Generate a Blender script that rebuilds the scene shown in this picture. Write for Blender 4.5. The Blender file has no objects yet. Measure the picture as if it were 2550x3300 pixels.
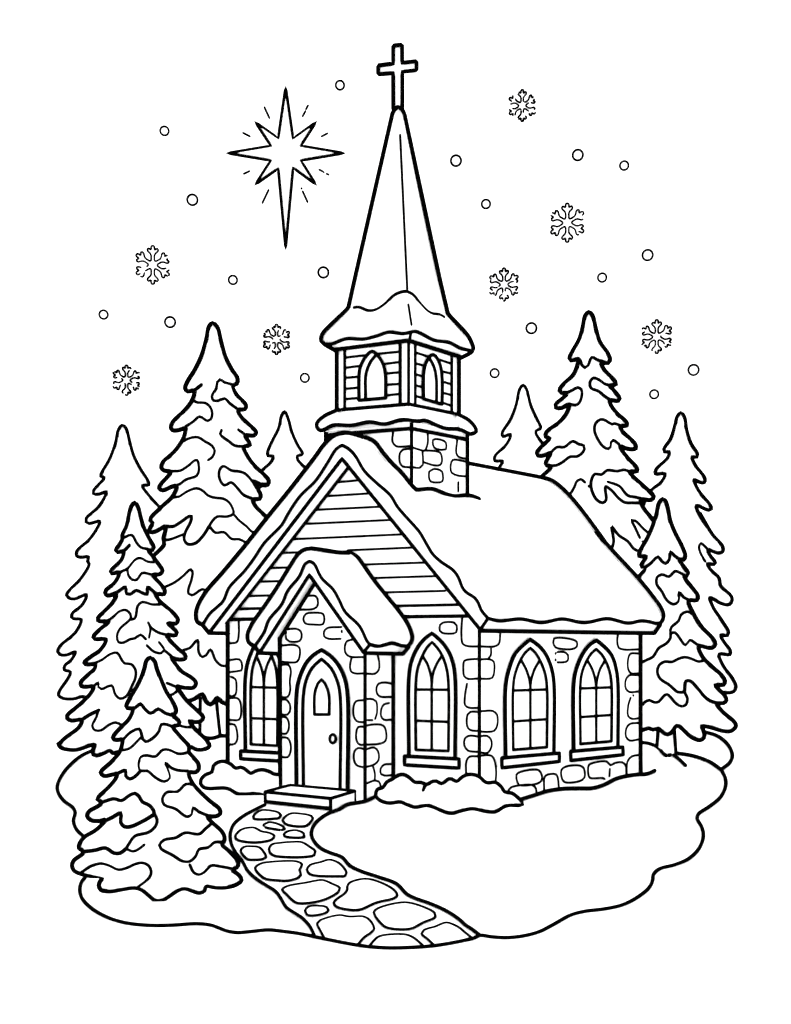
import bpy, math, random
import numpy as np
from mathutils import Vector, Matrix
from mathutils.geometry import delaunay_2d_cdt
from mathutils.bvhtree import BVHTree

# ------------------------------------------------------------------ camera, sky, exposure
SC = bpy.context.scene
COL = SC.collection
FPX, CX, HY, EYE = 4447.0, 1275.0, 2060.0, 3.2      # focal length and horizon in photo pixels; eye height in m
cam_d = bpy.data.cameras.new("camera")
cam = bpy.data.objects.new("camera", cam_d)
COL.objects.link(cam)
cam.location = (0, 0, EYE)
cam.rotation_euler = (math.radians(90), 0, 0)
cam_d.sensor_fit = 'HORIZONTAL'
cam_d.sensor_width = 36.0
cam_d.lens = FPX / 2550.0 * 36.0
cam_d.shift_y = (HY - 1650.0) / 2550.0
cam_d.clip_end = 2000.0
SC.camera = cam

world = bpy.data.worlds.new("World")
SC.world = world
world.use_nodes = True
bg = world.node_tree.nodes["Background"]
bg.inputs[0].default_value = (1, 1, 1, 1)            # even white winter overcast
bg.inputs[1].default_value = 1.0

SC.view_settings.view_transform = 'Standard'
SC.view_settings.look = 'None'
SC.view_settings.exposure = 1.4
SC.view_settings.gamma = 1.0
SC.cycles.max_bounces = 24
SC.cycles.diffuse_bounces = 20

INK_E = 2.0                                         # photo pixels added to each line's half-width: the bright exposure eats the rim of dark lines

# ------------------------------------------------------------------ materials
def mat(name, lo, hi, scale=4.0, rough=0.9, spec=0.2):
    m = bpy.data.materials.new(name)
    m.use_nodes = True
    nt = m.node_tree
    b = nt.nodes["Principled BSDF"]
    b.inputs["Roughness"].default_value = rough
    b.inputs["Specular IOR Level"].default_value = spec
    tc = nt.nodes.new("ShaderNodeTexCoord")
    nz = nt.nodes.new("ShaderNodeTexNoise")
    nz.inputs["Scale"].default_value = scale
    cr = nt.nodes.new("ShaderNodeValToRGB")
    cr.color_ramp.elements[0].color = (*lo, 1)
    cr.color_ramp.elements[1].color = (*hi, 1)
    nt.links.new(tc.outputs["Object"], nz.inputs["Vector"])
    nt.links.new(nz.outputs["Fac"], cr.inputs[0])
    nt.links.new(cr.outputs[0], b.inputs["Base Color"])
    return m
SNOW = mat("snow", (.96, .96, .96), (.985, .985, .985), 3)
STONE = mat("white_stone", (.96, .96, .96), (.985, .985, .985), 6)
WOOD = mat("white_painted_wood", (.96, .96, .96), (.985, .985, .985), 8)
LEAF = mat("white_branches", (.96, .96, .96), (.985, .985, .985), 5)
GLASS = mat("white_glass", (.95, .95, .95), (.98, .98, .98), 2, .5)
INK = mat("black_ink", (.0, .0, .0), (.001, .001, .001), 5, 1.0, 0.0)

# ------------------------------------------------------------------ reading traced outlines
TILE = {'A': (150, 1000, 2.11), 'B': (150, 1600, 2.11), 'C': (150, 2200, 2.11), 'G': (600, 1350, 2.11),
        'L': (600, 1900, 2.11), 'R': (1300, 1900, 2.11), 'S': (950, 850, 2.11), 'N': (700, 100, 2.11),
        'Q': (1550, 950, 2.11), 'E': (1650, 1650, 2.11), 'K': (700, 2400, 2.11), 'W': (1500, 2300, 1.77684),
        'V': (1300, 1700, 5.275), 'F': (0, 0, 1688 / 2550.0)}
def tr(s):
    t = None; out = []
    for tok in s.split():
        if tok in TILE: t = TILE[tok]; continue
        a, b = tok.split(',')
        out.append((t[0] + float(a) / t[2], t[1] + float(b) / t[2]))
    return out

def smooth(pts, closed=False, step=9.0):
    """centripetal Catmull-Rom through the points, about one sample per step pixels"""
    p = [np.array(q, float) for q in pts]
    q = [p[0]]
    for a in p[1:]:
        if np.linalg.norm(a - q[-1]) > 1e-6: q.append(a)
    p = q
    if closed and np.linalg.norm(p[0] - p[-1]) < 1e-6: p.pop()
    n = len(p)
    if n < 3: return dense([tuple(a) for a in p], closed, step)
    out = []
    for i in range(n if closed else n - 1):
        p1, p2 = p[i], p[(i + 1) % n]
        p0 = p[i - 1] if (closed or i > 0) else 2 * p1 - p2
        p3 = p[(i + 2) % n] if (closed or i + 2 < n) else 2 * p2 - p1
        t0 = 0.0
        t1 = t0 + max(1e-4, np.linalg.norm(p1 - p0) ** .5)
        t2 = t1 + max(1e-4, np.linalg.norm(p2 - p1) ** .5)
        t3 = t2 + max(1e-4, np.linalg.norm(p3 - p2) ** .5)
        m = max(1, int(round(np.linalg.norm(p2 - p1) / step)))
        for k in range(m):
            t = t1 + (t2 - t1) * k / m
            a1 = (t1 - t) / (t1 - t0) * p0 + (t - t0) / (t1 - t0) * p1
            a2 = (t2 - t) / (t2 - t1) * p1 + (t - t1) / (t2 - t1) * p2
            a3 = (t3 - t) / (t3 - t2) * p2 + (t - t2) / (t3 - t2) * p3
            b1 = (t2 - t) / (t2 - t0) * a1 + (t - t0) / (t2 - t0) * a2
            b2 = (t3 - t) / (t3 - t1) * a2 + (t - t1) / (t3 - t1) * a3
            out.append(tuple((t2 - t) / (t2 - t1) * b1 + (t - t1) / (t2 - t1) * b2))
    if not closed: out.append(tuple(p[-1]))
    return out

def dense(pts, closed=False, step=9.0):
    out = []
    n = len(pts)
    for i in range(n if closed else n - 1):
        a, b = np.array(pts[i], float), np.array(pts[(i + 1) % n], float)
        m = max(1, int(round(np.linalg.norm(b - a) / step)))
        out += [tuple(a + (b - a) * k / m) for k in range(m)]
    if not closed: out.append(tuple(pts[-1]))
    return out

def resample(pts, n):
    p = np.array([tuple(q) for q in pts], float)
    d = np.concatenate([[0], np.cumsum(np.linalg.norm(np.diff(p, axis=0), axis=1))])
    t = np.linspace(0, d[-1], n)
    return [Vector([np.interp(x, d, p[:, k]) for k in range(p.shape[1])]) for x in t]

# ------------------------------------------------------------------ surveying: picture point -> place in the scene
CAM = Vector((0, 0, EYE))
def ray(q): return Vector(((q[0] - CX) / FPX, 1.0, -(q[1] - HY) / FPX))
class Plane:
    def __init__(self, o, n): self.o, self.n = Vector(o), Vector(n).normalized()
    def off(self, d): return Plane(self.o + self.n * d, self.n)
    def at(self, q):
        r = ray(q)
        return CAM + r * ((self.o - CAM).dot(self.n) / r.dot(self.n))
def level(z): return Plane((0, 0, z), (0, 0, 1))
def facing(px, Y):
    """upright plane at depth Y that squarely faces the viewer's side of the yard"""
    r = ray((px, HY))
    return Plane(CAM + r * Y, (-r.x, -r.y, 0))
def project(p): return (CX + FPX * p.x / p.y, HY - FPX * (p.z - EYE) / p.y)

# ------------------------------------------------------------------ mesh collector: slot 0 = body, slot 1 = ink
class MB:
    def __init__(self): self.v, self.f, self.m = [], [], []
    def add(self, vs, fs, mi=0):
        b = len(self.v)
        self.v += [Vector(x) for x in vs]
        self.f += [tuple(b + i for i in f) for f in fs]
        self.m += [mi] * len(fs)
    def poly(self, pts, mi=0): self.add(pts, [tuple(range(len(pts)))], mi)
    def strip(self, a, b, mi=0):
        n = len(a)
        self.add(list(a) + list(b), [(i, i + 1, n + i + 1, n + i) for i in range(n - 1)], mi)
    def prism(self, pts, d, mi=0):
        """closed slab: the outline and its copy moved by d"""
        n = len(pts); d = Vector(d)
        p = [Vector(x) for x in pts]
        self.add(p + [x + d for x in p],
                 [tuple(range(n)), tuple(range(2 * n - 1, n - 1, -1))] +
                 [(i, n + i, n + (i + 1) % n, (i + 1) % n) for i in range(n)], mi)
    def ring(self, outer, inner, d):
        """frame between two outlines with the same number of points, d deep"""
        d = Vector(d); n = len(outer)
        o2, i2 = [p + d for p in outer], [p + d for p in inner]
        vs = list(outer) + list(inner) + o2 + i2
        fs = []
        for i in range(n):
            j = (i + 1) % n
            fs += [(i, j, n + j, n + i), (2*n + i, 3*n + i, 3*n + j, 2*n + j), (i, 2*n + i, 2*n + j, j), (n + i, n + j, 3*n + j, 3*n + i)]
        self.add(vs, fs)
    def tube(self, pts, r, closed=False, mi=1, seg=8):
        p, rs = [], []
        rl = r if isinstance(r, list) else [r] * len(pts)
        for q, a in zip(pts, rl):
            q = Vector(q)
            if not p or (q - p[-1]).length > a * .15: p.append(q); rs.append(a)
        if closed and len(p) > 2 and (p[0] - p[-1]).length < rs[0] * .15: p.pop()
        n = len(p)
        if n == 1: p.append(p[0] + Vector((rs[0] * .5, 0, 0))); rs.append(rs[0]); n = 2
        rings = []
        nrm = None
        def frame(t):
            nonlocal nrm
            if nrm is None:
                a = Vector((0, 1, 0)) if abs(t.y) < .8 else Vector((0, 0, 1))
                nrm = t.cross(a).normalized()
            nrm = (nrm - t * nrm.dot(t))
            nrm = nrm.normalized() if nrm.length > 1e-6 else t.orthogonal().normalized()
            return nrm, t.cross(nrm)
        for i in range(n):
            r = rs[i]
            a = p[i - 1] if (closed or i) else p[i]
            b = p[(i + 1) % n] if (closed or i < n - 1) else p[i]
            t = (b - a)
            t = t.normalized() if t.length > 1e-9 else Vector((0, 0, 1))
            u, w = frame(t)
            if not closed and i == 0:
                rings.append([p[0] - t * r * .85 + (u * math.cos(k) + w * math.sin(k)) * r * .5 for k in [2 * math.pi * j / seg for j in range(seg)]])
            rings.append([p[i] + (u * math.cos(k) + w * math.sin(k)) * r for k in [2 * math.pi * j / seg for j in range(seg)]])
            if not closed and i == n - 1:
                rings.append([p[i] + t * r * .85 + (u * math.cos(k) + w * math.sin(k)) * r * .5 for k in [2 * math.pi * j / seg for j in range(seg)]])
        vs = [x for rg in rings for x in rg]
        m = len(rings); fs = []
        for i in range(m if closed else m - 1):
            for j in range(seg):
                k = (j + 1) % seg; a, b = i * seg, ((i + 1) % m) * seg
                fs.append((a + j, a + k, b + k, b + j))
        if not closed:
            fs += [tuple(range(seg - 1, -1, -1)), tuple(range((m - 1) * seg, m * seg))]
        self.add(vs, fs, mi)
    def bvh(self): return BVHTree.FromPolygons([tuple(x) for x in self.v], self.f)

WLOC = {}
def build(mb, name, body, parent=None, smooth_body=False):
    vs = np.array([tuple(v) for v in mb.v])
    lo, hi = vs.min(0), vs.max(0)
    c = Vector(((lo[0] + hi[0]) / 2, (lo[1] + hi[1]) / 2, lo[2]))
    me = bpy.data.meshes.new(name)
    me.from_pydata([tuple(v - c) for v in mb.v], [], mb.f)
    me.materials.append(body); me.materials.append(INK)
    me.polygons.foreach_set("material_index", mb.m)
    me.polygons.foreach_set("use_smooth", [bool(x == 1 or smooth_body) for x in mb.m])
    me.update()
    o = bpy.data.objects.new(name, me)
    COL.objects.link(o)
    if parent is not None:
        o.parent = parent
        o.location = c - WLOC[parent.name]
    else:
        o.location = c
    WLOC[o.name] = c
    return o
def empty(name, loc):
    o = bpy.data.objects.new(name, None)
    o.empty_display_size = .3
    o.location = loc; COL.objects.link(o); WLOC[o.name] = Vector(loc)
    return o
def tag(o, label, cat, group=None):
    o["label"] = label; o["category"] = cat
    if group: o["group"] = group
    return o

def rad(w, Y): return (w / 4.22 + INK_E) / FPX * Y
def draw(mb, s, w, surf, curve=True, closed=False, lift=.55):
    """an ink line w tile-pixels wide laid on a surface (a Plane, or a callable giving the point seen at a picture point)"""
    pts = tr(s) if isinstance(s, str) else s
    px = (smooth if curve else dense)(pts, closed)
    at = surf.at if isinstance(surf, Plane) else surf
    r = rad(w, at(px[len(px) // 2]).y)
    if isinstance(surf, Plane):
        at = surf.off(r * lift).at
        p = [at(q) for q in px]
    else:
        p = [at(q) for q in px]
        p = [x - (x - CAM).normalized() * r * lift for x in p]
    mb.tube(p, [rad(w, x.y) for x in p], closed)
    return p
def lines(mb, many, w, surf, **k):
    for s in many.split(';'):
        if s.strip(): draw(mb, s, w, surf, **k)

# ------------------------------------------------------------------ puffed bodies (tree crowns, bushes)
def puff(mb, outline_px, plane, depth, w, ink=True, ink_px=None, grid=.16):
    """a rounded body whose widest section is the outline, thick in proportion to its local width"""
    side = Vector((plane.n.y, -plane.n.x, 0)) * -1
    px = smooth(outline_px, True, 8.0)
    P3 = [plane.at(q) for q in px]
    r = rad(w, plane.o.y)
    uv = np.array([((p - plane.o).dot(side), p.z) for p in P3])
    seg_a, seg_b = uv, np.roll(uv, -1, axis=0)
    def dist(q):
        q = np.asarray(q)[:, None, :]
        ab = seg_b - seg_a
        t = np.clip(((q - seg_a) * ab).sum(-1) / np.maximum((ab * ab).sum(-1), 1e-12), 0, 1)
        return np.sqrt(((seg_a + ab * t[..., None] - q) ** 2).sum(-1)).min(1)
    def inside(q):
        x, y = q[:, 0][:, None], q[:, 1][:, None]
        xa, ya, xb, yb = seg_a[:, 0], seg_a[:, 1], seg_b[:, 0], seg_b[:, 1]
        c = ((ya > y) != (yb > y)) & (x < (xb - xa) * (y - ya) / np.where(yb == ya, 1e-9, yb - ya) + xa)
        return c.sum(1) % 2 == 1
    lo, hi = uv.min(0), uv.max(0)
    gx, gy = np.meshgrid(np.arange(lo[0], hi[0], grid), np.arange(lo[1], hi[1], grid * .9))
    gx = gx + (np.arange(gx.shape[0]) % 2)[:, None] * grid * .5
    g = np.stack([gx.ravel(), gy.ravel()], 1)
    g = g[inside(g)]
    dg = dist(g)
    g = g[dg > grid * .35]
    allp = np.concatenate([uv, g])
    n = len(uv)
    vs, es, fs, *_ = delaunay_2d_cdt([Vector(p) for p in allp], [], [list(range(n))], 1, 1e-5)
    q = np.array([tuple(v) for v in vs])
    d = dist(q)
    d = np.where(d < 1e-4, 0, np.maximum(0, d - r * .9))
    R = max(d.max(), .05)
    x = np.minimum(d / R, 1)
    z = depth * R * (1 - (1 - x) ** 2)
    def place(sgn): return [plane.o * 1 + side * a + Vector((0, 0, b - plane.o.z)) + plane.n * (sgn * h) for (a, b), h in zip(q, z)]
    mb.add(place(1), [tuple(f) for f in fs])
    mb.add(place(-.8), [tuple(reversed(f)) for f in fs])
    b = mb.bvh()
    if ink:
        if ink_px is None: mb.tube([plane.off(r * .35).at(c) for c in px], r, True)
        else: mb.tube([plane.off(r * .35).at(c) for c in smooth(ink_px, False, 8.0)], r, False)
    def on(qpx):
        h = b.ray_cast(CAM, ray(qpx).normalized())
        return h[0] if h[0] is not None else plane.at(qpx)
    return on

# ================================================================== THE SETTING
# snow_field: one white sheet to the horizon
mb = MB()
mb.poly([(-500, -60, -.05), (500, -60, -.05), (500, 900, -.05), (-500, 900, -.05)])
o = build(mb, "snow_field", SNOW); o["kind"] = "structure"

# snow_mound: the low white rise that carries church and trees
rim_a = tr("C 320,457 240,495 170,550 110,620 73,700 80,750 120,805 180,850 195,885 182,940 205,1000 260,1052")
rim_hide = tr("C 330,1110 340,1200 300,1290")
rim_b = tr("C 265,1320 235,1360 226,1410 240,1465 300,1530 400,1590 520,1630 680,1650 850,1650 1020,1640 1120,1650 1230,1690 "
           "K 140,1278 240,1270 350,1260 450,1270 560,1285 680,1310 850,1345 1000,1370 1150,1382 1300,1380 1450,1370 1560,1355 1688,1330 "
           "W 50,1285 85,1270 150,1278 230,1283 320,1275 420,1250 500,1210 600,1155 680,1133 800,1118 900,1095 980,1055 1050,1000 "
           "1072,960 1078,920 1110,890 1200,865 1280,830 1340,770 1364,700 1355,650 1328,600 1335,575 1400,530 1460,480 1490,420 1490,370 1465,320")
drift = tr("W 1465,320 1515,280 1530,240 1510,185 1450,130 1375,105")
mb = MB()
r0 = .034
def rim3(pts, y=r0): return [level(y).at(q) for q in smooth(pts)]
edge = rim3(rim_a, 0) + rim3(rim_hide, 0) + rim3(rim_b, 0) + rim3(drift, 0)[1:]
edge += [Vector((11, 56, 0)), Vector((0, 60, 0)), Vector((-12, 58, 0)), Vector((-11.5, 48, 0))]
mb.poly(edge)
cen = Vector((0, 32, 0))
mb.strip(edge + edge[:1], [p + (p - cen).normalized() * .2 + Vector((0, 0, -.056)) for p in edge + edge[:1]])
lv = lambda q: level(.0).at(q)
def ground(s, w, **k): draw(mb, s, w, Plane((0, 0, .012), (0, 0, 1)), lift=.8, **k)
ground(rim_a, 19); ground(rim_b, 20); ground(drift, 20)
ground("W 1465,320 1400,275 1300,240 1205,225", 20)
ground("W 1015,165 1060,172 1100,190 1150,240 1180,235 1205,245 1262,296", 18)
ground("R 805,1425 900,1395 980,1370 1080,1355 1200,1352 1290,1350 1370,1325 1450,1285 1520,1268 1615,1256 W 1010,348 1050,342 1085,326", 22)
ground("L 985,1514 1040,1494 1095,1462 1160,1450 1220,1438 1280,1410", 20)
ground("B 1065,1632 1095,1643 1130,1643 1180,1628 1222,1628", 20)
o = build(mb, "snow_mound", SNOW); o["kind"] = "structure"

# path: pale flagged walk winding from the step to the rim
pl = tr("K 325,408 250,445 170,490 110,545 88,610 95,670 130,740 170,790 210,860 270,915 340,960 395,995 430,1040 470,1105 520,1140 580,1180 630,1235 665,1305")
pr = tr("K 765,462 710,495 660,545 640,600 655,650 700,700 770,735 850,765 900,820 980,860 1100,900 1220,945 1290,1015 1350,1045 1450,1080 1560,1130 1650,1190 1688,1225 W 40,1235 85,1270")
mb = MB()
zp = level(.006)
pb = tr("K 680,1310 850,1345 1000,1370 1150,1382 1300,1380 1450,1370 1560,1355 1688,1330 W 50,1285")
mb.poly([zp.at(q) for q in smooth(pl) + smooth(pb) + smooth(pr)[::-1]])
draw(mb, pl, 18, Plane((0, 0, .012), (0, 0, 1)), lift=.8)
draw(mb, pr, 20, Plane((0, 0, .012), (0, 0, 1)), lift=.8)
path = build(mb, "path", SNOW); path["kind"] = "structure"
STONES = """K 245,490 265,465 300,447 370,450 420,463 435,480 420,498 390,503 250,503*
K 445,515 490,472 580,472 640,485 652,500 640,520 605,552 500,550 460,535*
K 315,548 345,530 400,535 450,558 460,572 440,580 390,574 330,562*
K 453,610 480,590 550,585 590,605 592,628 570,632 490,630 460,622*
K 123,622 160,580 220,565 260,567 300,590 360,602 390,620 370,645 300,662 240,665 150,652 128,640*
K 160,720 180,697 240,693 290,700 320,735 333,765 310,778 250,783 210,780 180,755*
K 352,710 370,680 420,670 500,663 580,665 630,695 668,725 660,750 600,763 450,763 390,755 360,735*
K 258,838 290,812 380,797 550,797 578,815 560,850 570,885 550,905 480,925 400,922 330,912 285,880*
K 610,850 630,820 700,800 760,783 820,800 860,835 880,870 870,892 830,895 650,887 620,870*
K 442,985 470,965 600,940 720,922 780,945 835,975 825,1000 710,1060 550,1078 515,1060 470,1015*
K 885,965 900,940 1010,913 1130,945 1210,995 1225,1025 1200,1045 1080,1075 970,1122 890,1122 810,1100 793,1075 815,1050 870,1010 885,985*
K 597,1130 620,1102 700,1097 745,1105 758,1125 735,1145 640,1163 610,1155*
K 1065,1140 1090,1115 1270,1073 1380,1095 1480,1145 1485,1170 1400,1210 1310,1253 1150,1242 1110,1210 1075,1165*
K 728,1312 700,1260 680,1215 700,1195 830,1160 900,1170 1000,1170 1040,1195 1068,1250 1050,1275 1000,1310 958,1358
K 1040,1362 1090,1310 1140,1295 1290,1293 1340,1315 1398,1364
K 1472,1360 1430,1320 1390,1285 1405,1262 1480,1238 1560,1210 1640,1240 1688,1278 W 35,1282"""
for s in STONES.splitlines():
    cl = s.endswith('*')
    px = smooth(tr(s.rstrip('*')), cl)
    mb = MB()
    base = [level(.007).at(q) for q in px]
    mb.prism(base, (0, 0, .012))
    rr = rad(12, base[0].y)
    mb.tube([level(.02 + rr * .5).at(q) for q in px], rr, cl)
    build(mb, "paving_stone", STONE, path)

# ================================================================== THE CHURCH
Sd = Vector((.582, .8135, 0)).normalized()            # along the nave, away from the viewer
Fd = Vector((-.8135, .582, 0)).normalized()           # along the front, to the left
CORN = Vector((1.648, 27.05, 0))
FR = Plane(CORN, -Sd)                                 # front wall
SI = Plane(CORN, -Fd)                                 # long side wall
LEN = 7.22
WID = 6.65
PF = FR.off(.40)                                      # front edge of the roof
church = empty("church", (-1.0, 30.0, 0))
tag(church, "white stone church with snowy gabled roof, arched windows and tall steeple with a cross", "church")

def V3(plane, s): return [plane.at(q) for q in tr(s)]
# roof outlines on the front roof plane
B_ap, B_l, B_r = V3(PF, "G 1060,270 160,1450 R 520,270")
CL = smooth(tr("G 115,1395 160,1325 250,1240 290,1150 400,1030 460,950 530,845 650,720 690,650 770,530 880,420 960,300 1020,205 1060,178"))
CR = smooth(tr("G 1060,178 1100,200 1150,250 1210,350 1290,430 1390,520 1440,600 V 280,80 340,180 420,320 500,450 640,580 830,710 910,800 960,900 1000,1010 1060,1090 1220,1200 1280,1290 1330,1410 1430,1530"))
DL = smooth(tr("G 110,1400 75,1380 65,1340 75,1280 130,1180 250,1040 400,860 550,670 700,485 870,265 940,170 1000,115 1050,97 1090,93"))
RL = 8.2
ridge_f = Vector((-1.057, 28.493, 7.28))
back_px = smooth(tr("Q 410,1240 470,1255 520,1285 600,1360 700,1480 850,1688 E 570,130 680,255 860,450 950,560 1020,660 1033,710 1020,745 1000,760"))
PB = Plane(PF.o + Sd * RL, PF.n)
N_R = 40
front_r = resample([ridge_f] + [PF.at(q) for q in CR[6:]], N_R)
back_r = resample([PB.at((q[0] - 7, q[1] + 6)) for q in back_px], N_R)
ridge_b = PB.at(back_px[0])
front_l = resample([ridge_f] + [p for p in [PF.at(q) for q in DL][::-1] if p.z < 7.22], N_R)
back_l = [p + Sd * RL for p in front_l]
back_l[0] = back_r[0]

# walls
zt = PF.at(tr("R 520,270")[0]).z
LFT = FR.at((734, 2030)); LFT.z = 0
mid = FR.at((1113, 2000)); mid.z = 6.82
zl = FR.at(tr("G 282,1385")[0]).z
Z0 = -.02
wall_mb = MB()
fw = [CORN + Vector((0, 0, Z0)), CORN + Vector((0, 0, zt)), LFT + Vector((0, 0, zl)), LFT + Vector((0, 0, Z0))]
wall_mb.prism(fw, Sd * .3)
draw(wall_mb, "G 282,1385 L 282,1165", 24, FR, curve=False)
draw(wall_mb, "R 518,275 518,1270", 18, FR, curve=False)
ST = """R 400,190 395,300 405,370 440,385 510,387;R 510,472 450,475 415,485 408,540 415,590 440,607 510,605;R 433,640 420,720 420,785 445,803 510,805
R 515,832 455,833 437,850 435,930 455,955 515,962;R 515,1000 445,995 418,1015 415,1060 440,1095 515,1105;R 515,1135 450,1137 430,1165 427,1262
L 295,365 345,358 358,300 358,215;L 295,480 360,475 378,500 375,550 350,555 295,562;L 305,593 335,610 342,660 335,715 315,725;L 295,724 303,724
L 295,738 350,740 368,765 373,850 360,885 295,887;L 295,915 330,920 345,960 347,1020 330,1050 295,1055""".replace('\n', ';')
lines(wall_mb, ST, 9, FR)
draw(wall_mb, "R 250,240 270,225 345,225 363,245 360,290 345,298 265,295 248,280", 9, FR, closed=True)
build(wall_mb, "wall", STONE, church)

side_mb = MB()
E2 = SI.at((2065, 2030)); E2.z = 0
sw = [CORN + Sd * .302 + Vector((0, 0, Z0)), CORN + Sd * .302 + Vector((0, 0, zt)), E2 + Vector((0, 0, zt)), E2 + Vector((0, 0, Z0))]
side_mb.prism(sw, Fd * .3)
side_mb.prism([CORN + Vector((.003, -.002, Z0)), CORN + Vector((.003, -.002, zt)), CORN + Sd * .302 + Vector((.003, -.002, zt)), CORN + Sd * .302 + Vector((.003, -.002, Z0))], Fd * .002)
# far side and back close the nave
side_mb.prism([p + Fd * (WID - .32) for p in sw], Fd * .3)
side_mb.prism([E2 + Fd * .302 + Vector((0, 0, Z0)), E2 + Fd * .302 + Vector((0, 0, zt)), E2 + Fd * (WID * .5) + Vector((0, 0, 6.6)), E2 + Fd * (WID - .33) + Vector((0, 0, zt)), E2 + Fd * (WID - .33) + Vector((0, 0, Z0))], Sd * -.3)
draw(side_mb, "E 875,835 875,1660 R 1615,1252", 25, SI, curve=False)
ST = """R 525,387 620,387 650,370 660,298;R 597,390 595,450 580,468;R 525,475 590,475 615,490 620,545 605,600 525,607
R 525,828 610,826 637,850 640,920 620,960 560,968 525,965;R 525,998 570,995 597,1020 600,1070 575,1110 525,1108;R 525,1130 600,1130 620,1160 632,1240 628,1305
R 1050,425 1095,425 1120,445 1118,485 1090,495 1050,495;R 1036,432 1036,438;R 1036,475 1036,482;R 1460,308 1455,350 1465,395 1500,408 1600,407
R 1600,435 1545,437 1530,470 1530,540 1550,570 1600,570;R 1600,582 1535,585 1512,620 1515,675 1540,697 1600,693;R 1547,735 1530,790 1530,860 1560,880 1600,875
R 1565,719 1565,723;R 1600,907 1540,915 1517,945 1515,1000 1540,1027 1600,1020;R 1600,1125 1555,1135 1525,1170 1520,1262;R 715,1365 735,1345 880,1330 903,1355 905,1385
R 958,1365 962,1275 985,1258 1040,1257 1052,1285 1058,1350;R 1370,1312 1368,1285 1270,1280 1258,1250 1262,1195 1290,1180 1385,1170 1410,1195 1440,1180 1490,1175 1512,1195 1517,1258
R 1405,1220 1402,1270""".replace('\n', ';')
lines(side_mb, ST, 9, SI)
for s in ("R 1020,360 1025,335 1060,328 1150,340 1180,355 1180,390 1150,405 1090,405 1035,392", "R 770,1260 800,1240 920,1228 942,1260 940,1300 910,1320 785,1328 775,1305",
          "R 1075,1230 1100,1207 1200,1197 1228,1215 1232,1280 1200,1303 1100,1310 1080,1285"):
    draw(side_mb, s, 9, SI, closed=True)
build(side_mb, "wall", STONE, church)

# gable with lap siding
gab = MB()
gl, gr = fw[2] + Vector((0, 0, .002)), fw[1] + Vector((0, 0, .002))
gab.prism([gr, mid, gl], Sd * .28)
deck = MB()
cl3, cr3 = [PF.at(q) for q in CL], [PF.at(q) for q in CR]
prof = [B_l, B_ap, B_r] + cr3[::-1] + cl3[::-1][1:]
deck.prism(prof, Sd * (RL - .1))
deck_b = deck.bvh()
gab_b = gab.bvh()
def seen(plane, *trees):
    def at(q):
        best = plane.at(q) if isinstance(plane, Plane) else plane(q)
        d = ray(q).normalized()
        for t in trees:
            h = (t.at(q),) if isinstance(t, Plane) else t.ray_cast(CAM, d)
            if h[0] is not None and (h[0] - CAM).length < (best - CAM).length: best = h[0]
        return best
    return at
SID = """G 1035,430 1165,418;G 960,525 1240,507;G 885,618 1320,597;G 810,714 1390,687;G 730,818 1470,785;G 1100,893 1540,875;G 655,912 775,907
G 1215,990 1620,977;G 575,1015 700,1010;G 1275,1082 1698,1069;G 1340,1180 R 285,9;G 505,1107 650,1103;G 430,1205 590,1200""".replace('\n', ';')
lines(gab, SID, 9, FR, curve=False)
lines(gab, "G 1415,1272 R 375,103;G 360,1293 525,1288", 13, FR, curve=False)
lines(gab, "G 1475,1345 R 440,180;G 290,1365 470,1361", 18, FR, curve=False)
draw(gab, "G 1100,332 275,1388", 19, seen(FR, deck_b), curve=False)
build(gab, "gable", WOOD, church)

# roof: boarded deck with bargeboards and eaves
draw(deck, "G 160,1450 1060,270 R 520,270", 20, PF, curve=False)
draw(deck, "G 110,1400 155,1457 285,1459", 23, PF, curve=False)
draw(deck, "R 528,268 575,197", 17, PF, curve=False)
_n = Sd.cross(cr3[-1] - B_r)
EAVE = Plane(B_r, _n if _n.dot(CAM - B_r) > 0 else -_n)
draw(deck, "R 530,281 E 970,825", 22, EAVE.off(.02), curve=False)
draw(deck, "E 970,825 1012,764", 22, EAVE.off(.02), curve=False)
roof = build(deck, "roof", WOOD, church)

snow = MB()
snow.strip(front_r, back_r); snow.strip(front_l, back_l)
snow.poly([PB.at(q) for q in back_px] + [p for p in back_l[::-1]])
lip = [PF.at(q) for q in CL] + [PF.at(q) for q in CR[1:8]] + [PF.at(q) for q in tr("G 1120,96")] + [PF.at(q) for q in DL[::-1]]
snow.prism(lip, Sd * .35)
# vertical snow edge above the long eave
ev = [EAVE.off(.014).at(q) for q in smooth(tr("R 575,195 650,215 800,200 940,225 1080,200 1230,225 1390,198 1530,228 1620,213 1688,222 E 975,757 1005,756"))]
er = resample(ev, N_R)
snow.strip(er, [front_r[-1].lerp(back_r[-1], i / (N_R - 1)) for i in range(N_R)])
snow_b = snow.bvh()
draw(snow, CL, 16, PF.off(.01)); draw(snow, CR, 17, PF.off(.01)); draw(snow, DL + tr("G 1125,98 1165,110 1200,122"), 25, PF.off(.01))
draw(snow, "R 575,195 650,213 800,200 940,225 1080,200 1230,225 1390,198 1530,228 1620,213 1688,222 E 975,757 1005,756", 20, seen(EAVE.off(.03), snow_b, deck_b))
draw(snow, back_px, 22, seen(PB, snow_b, deck_b))
rl_ = resample([ridge_f + Vector((0, 0, .05)) + Sd * 3.9, ridge_b], 40)
snow.tube(rl_, [rad(22, p.y) for p in rl_])

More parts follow.
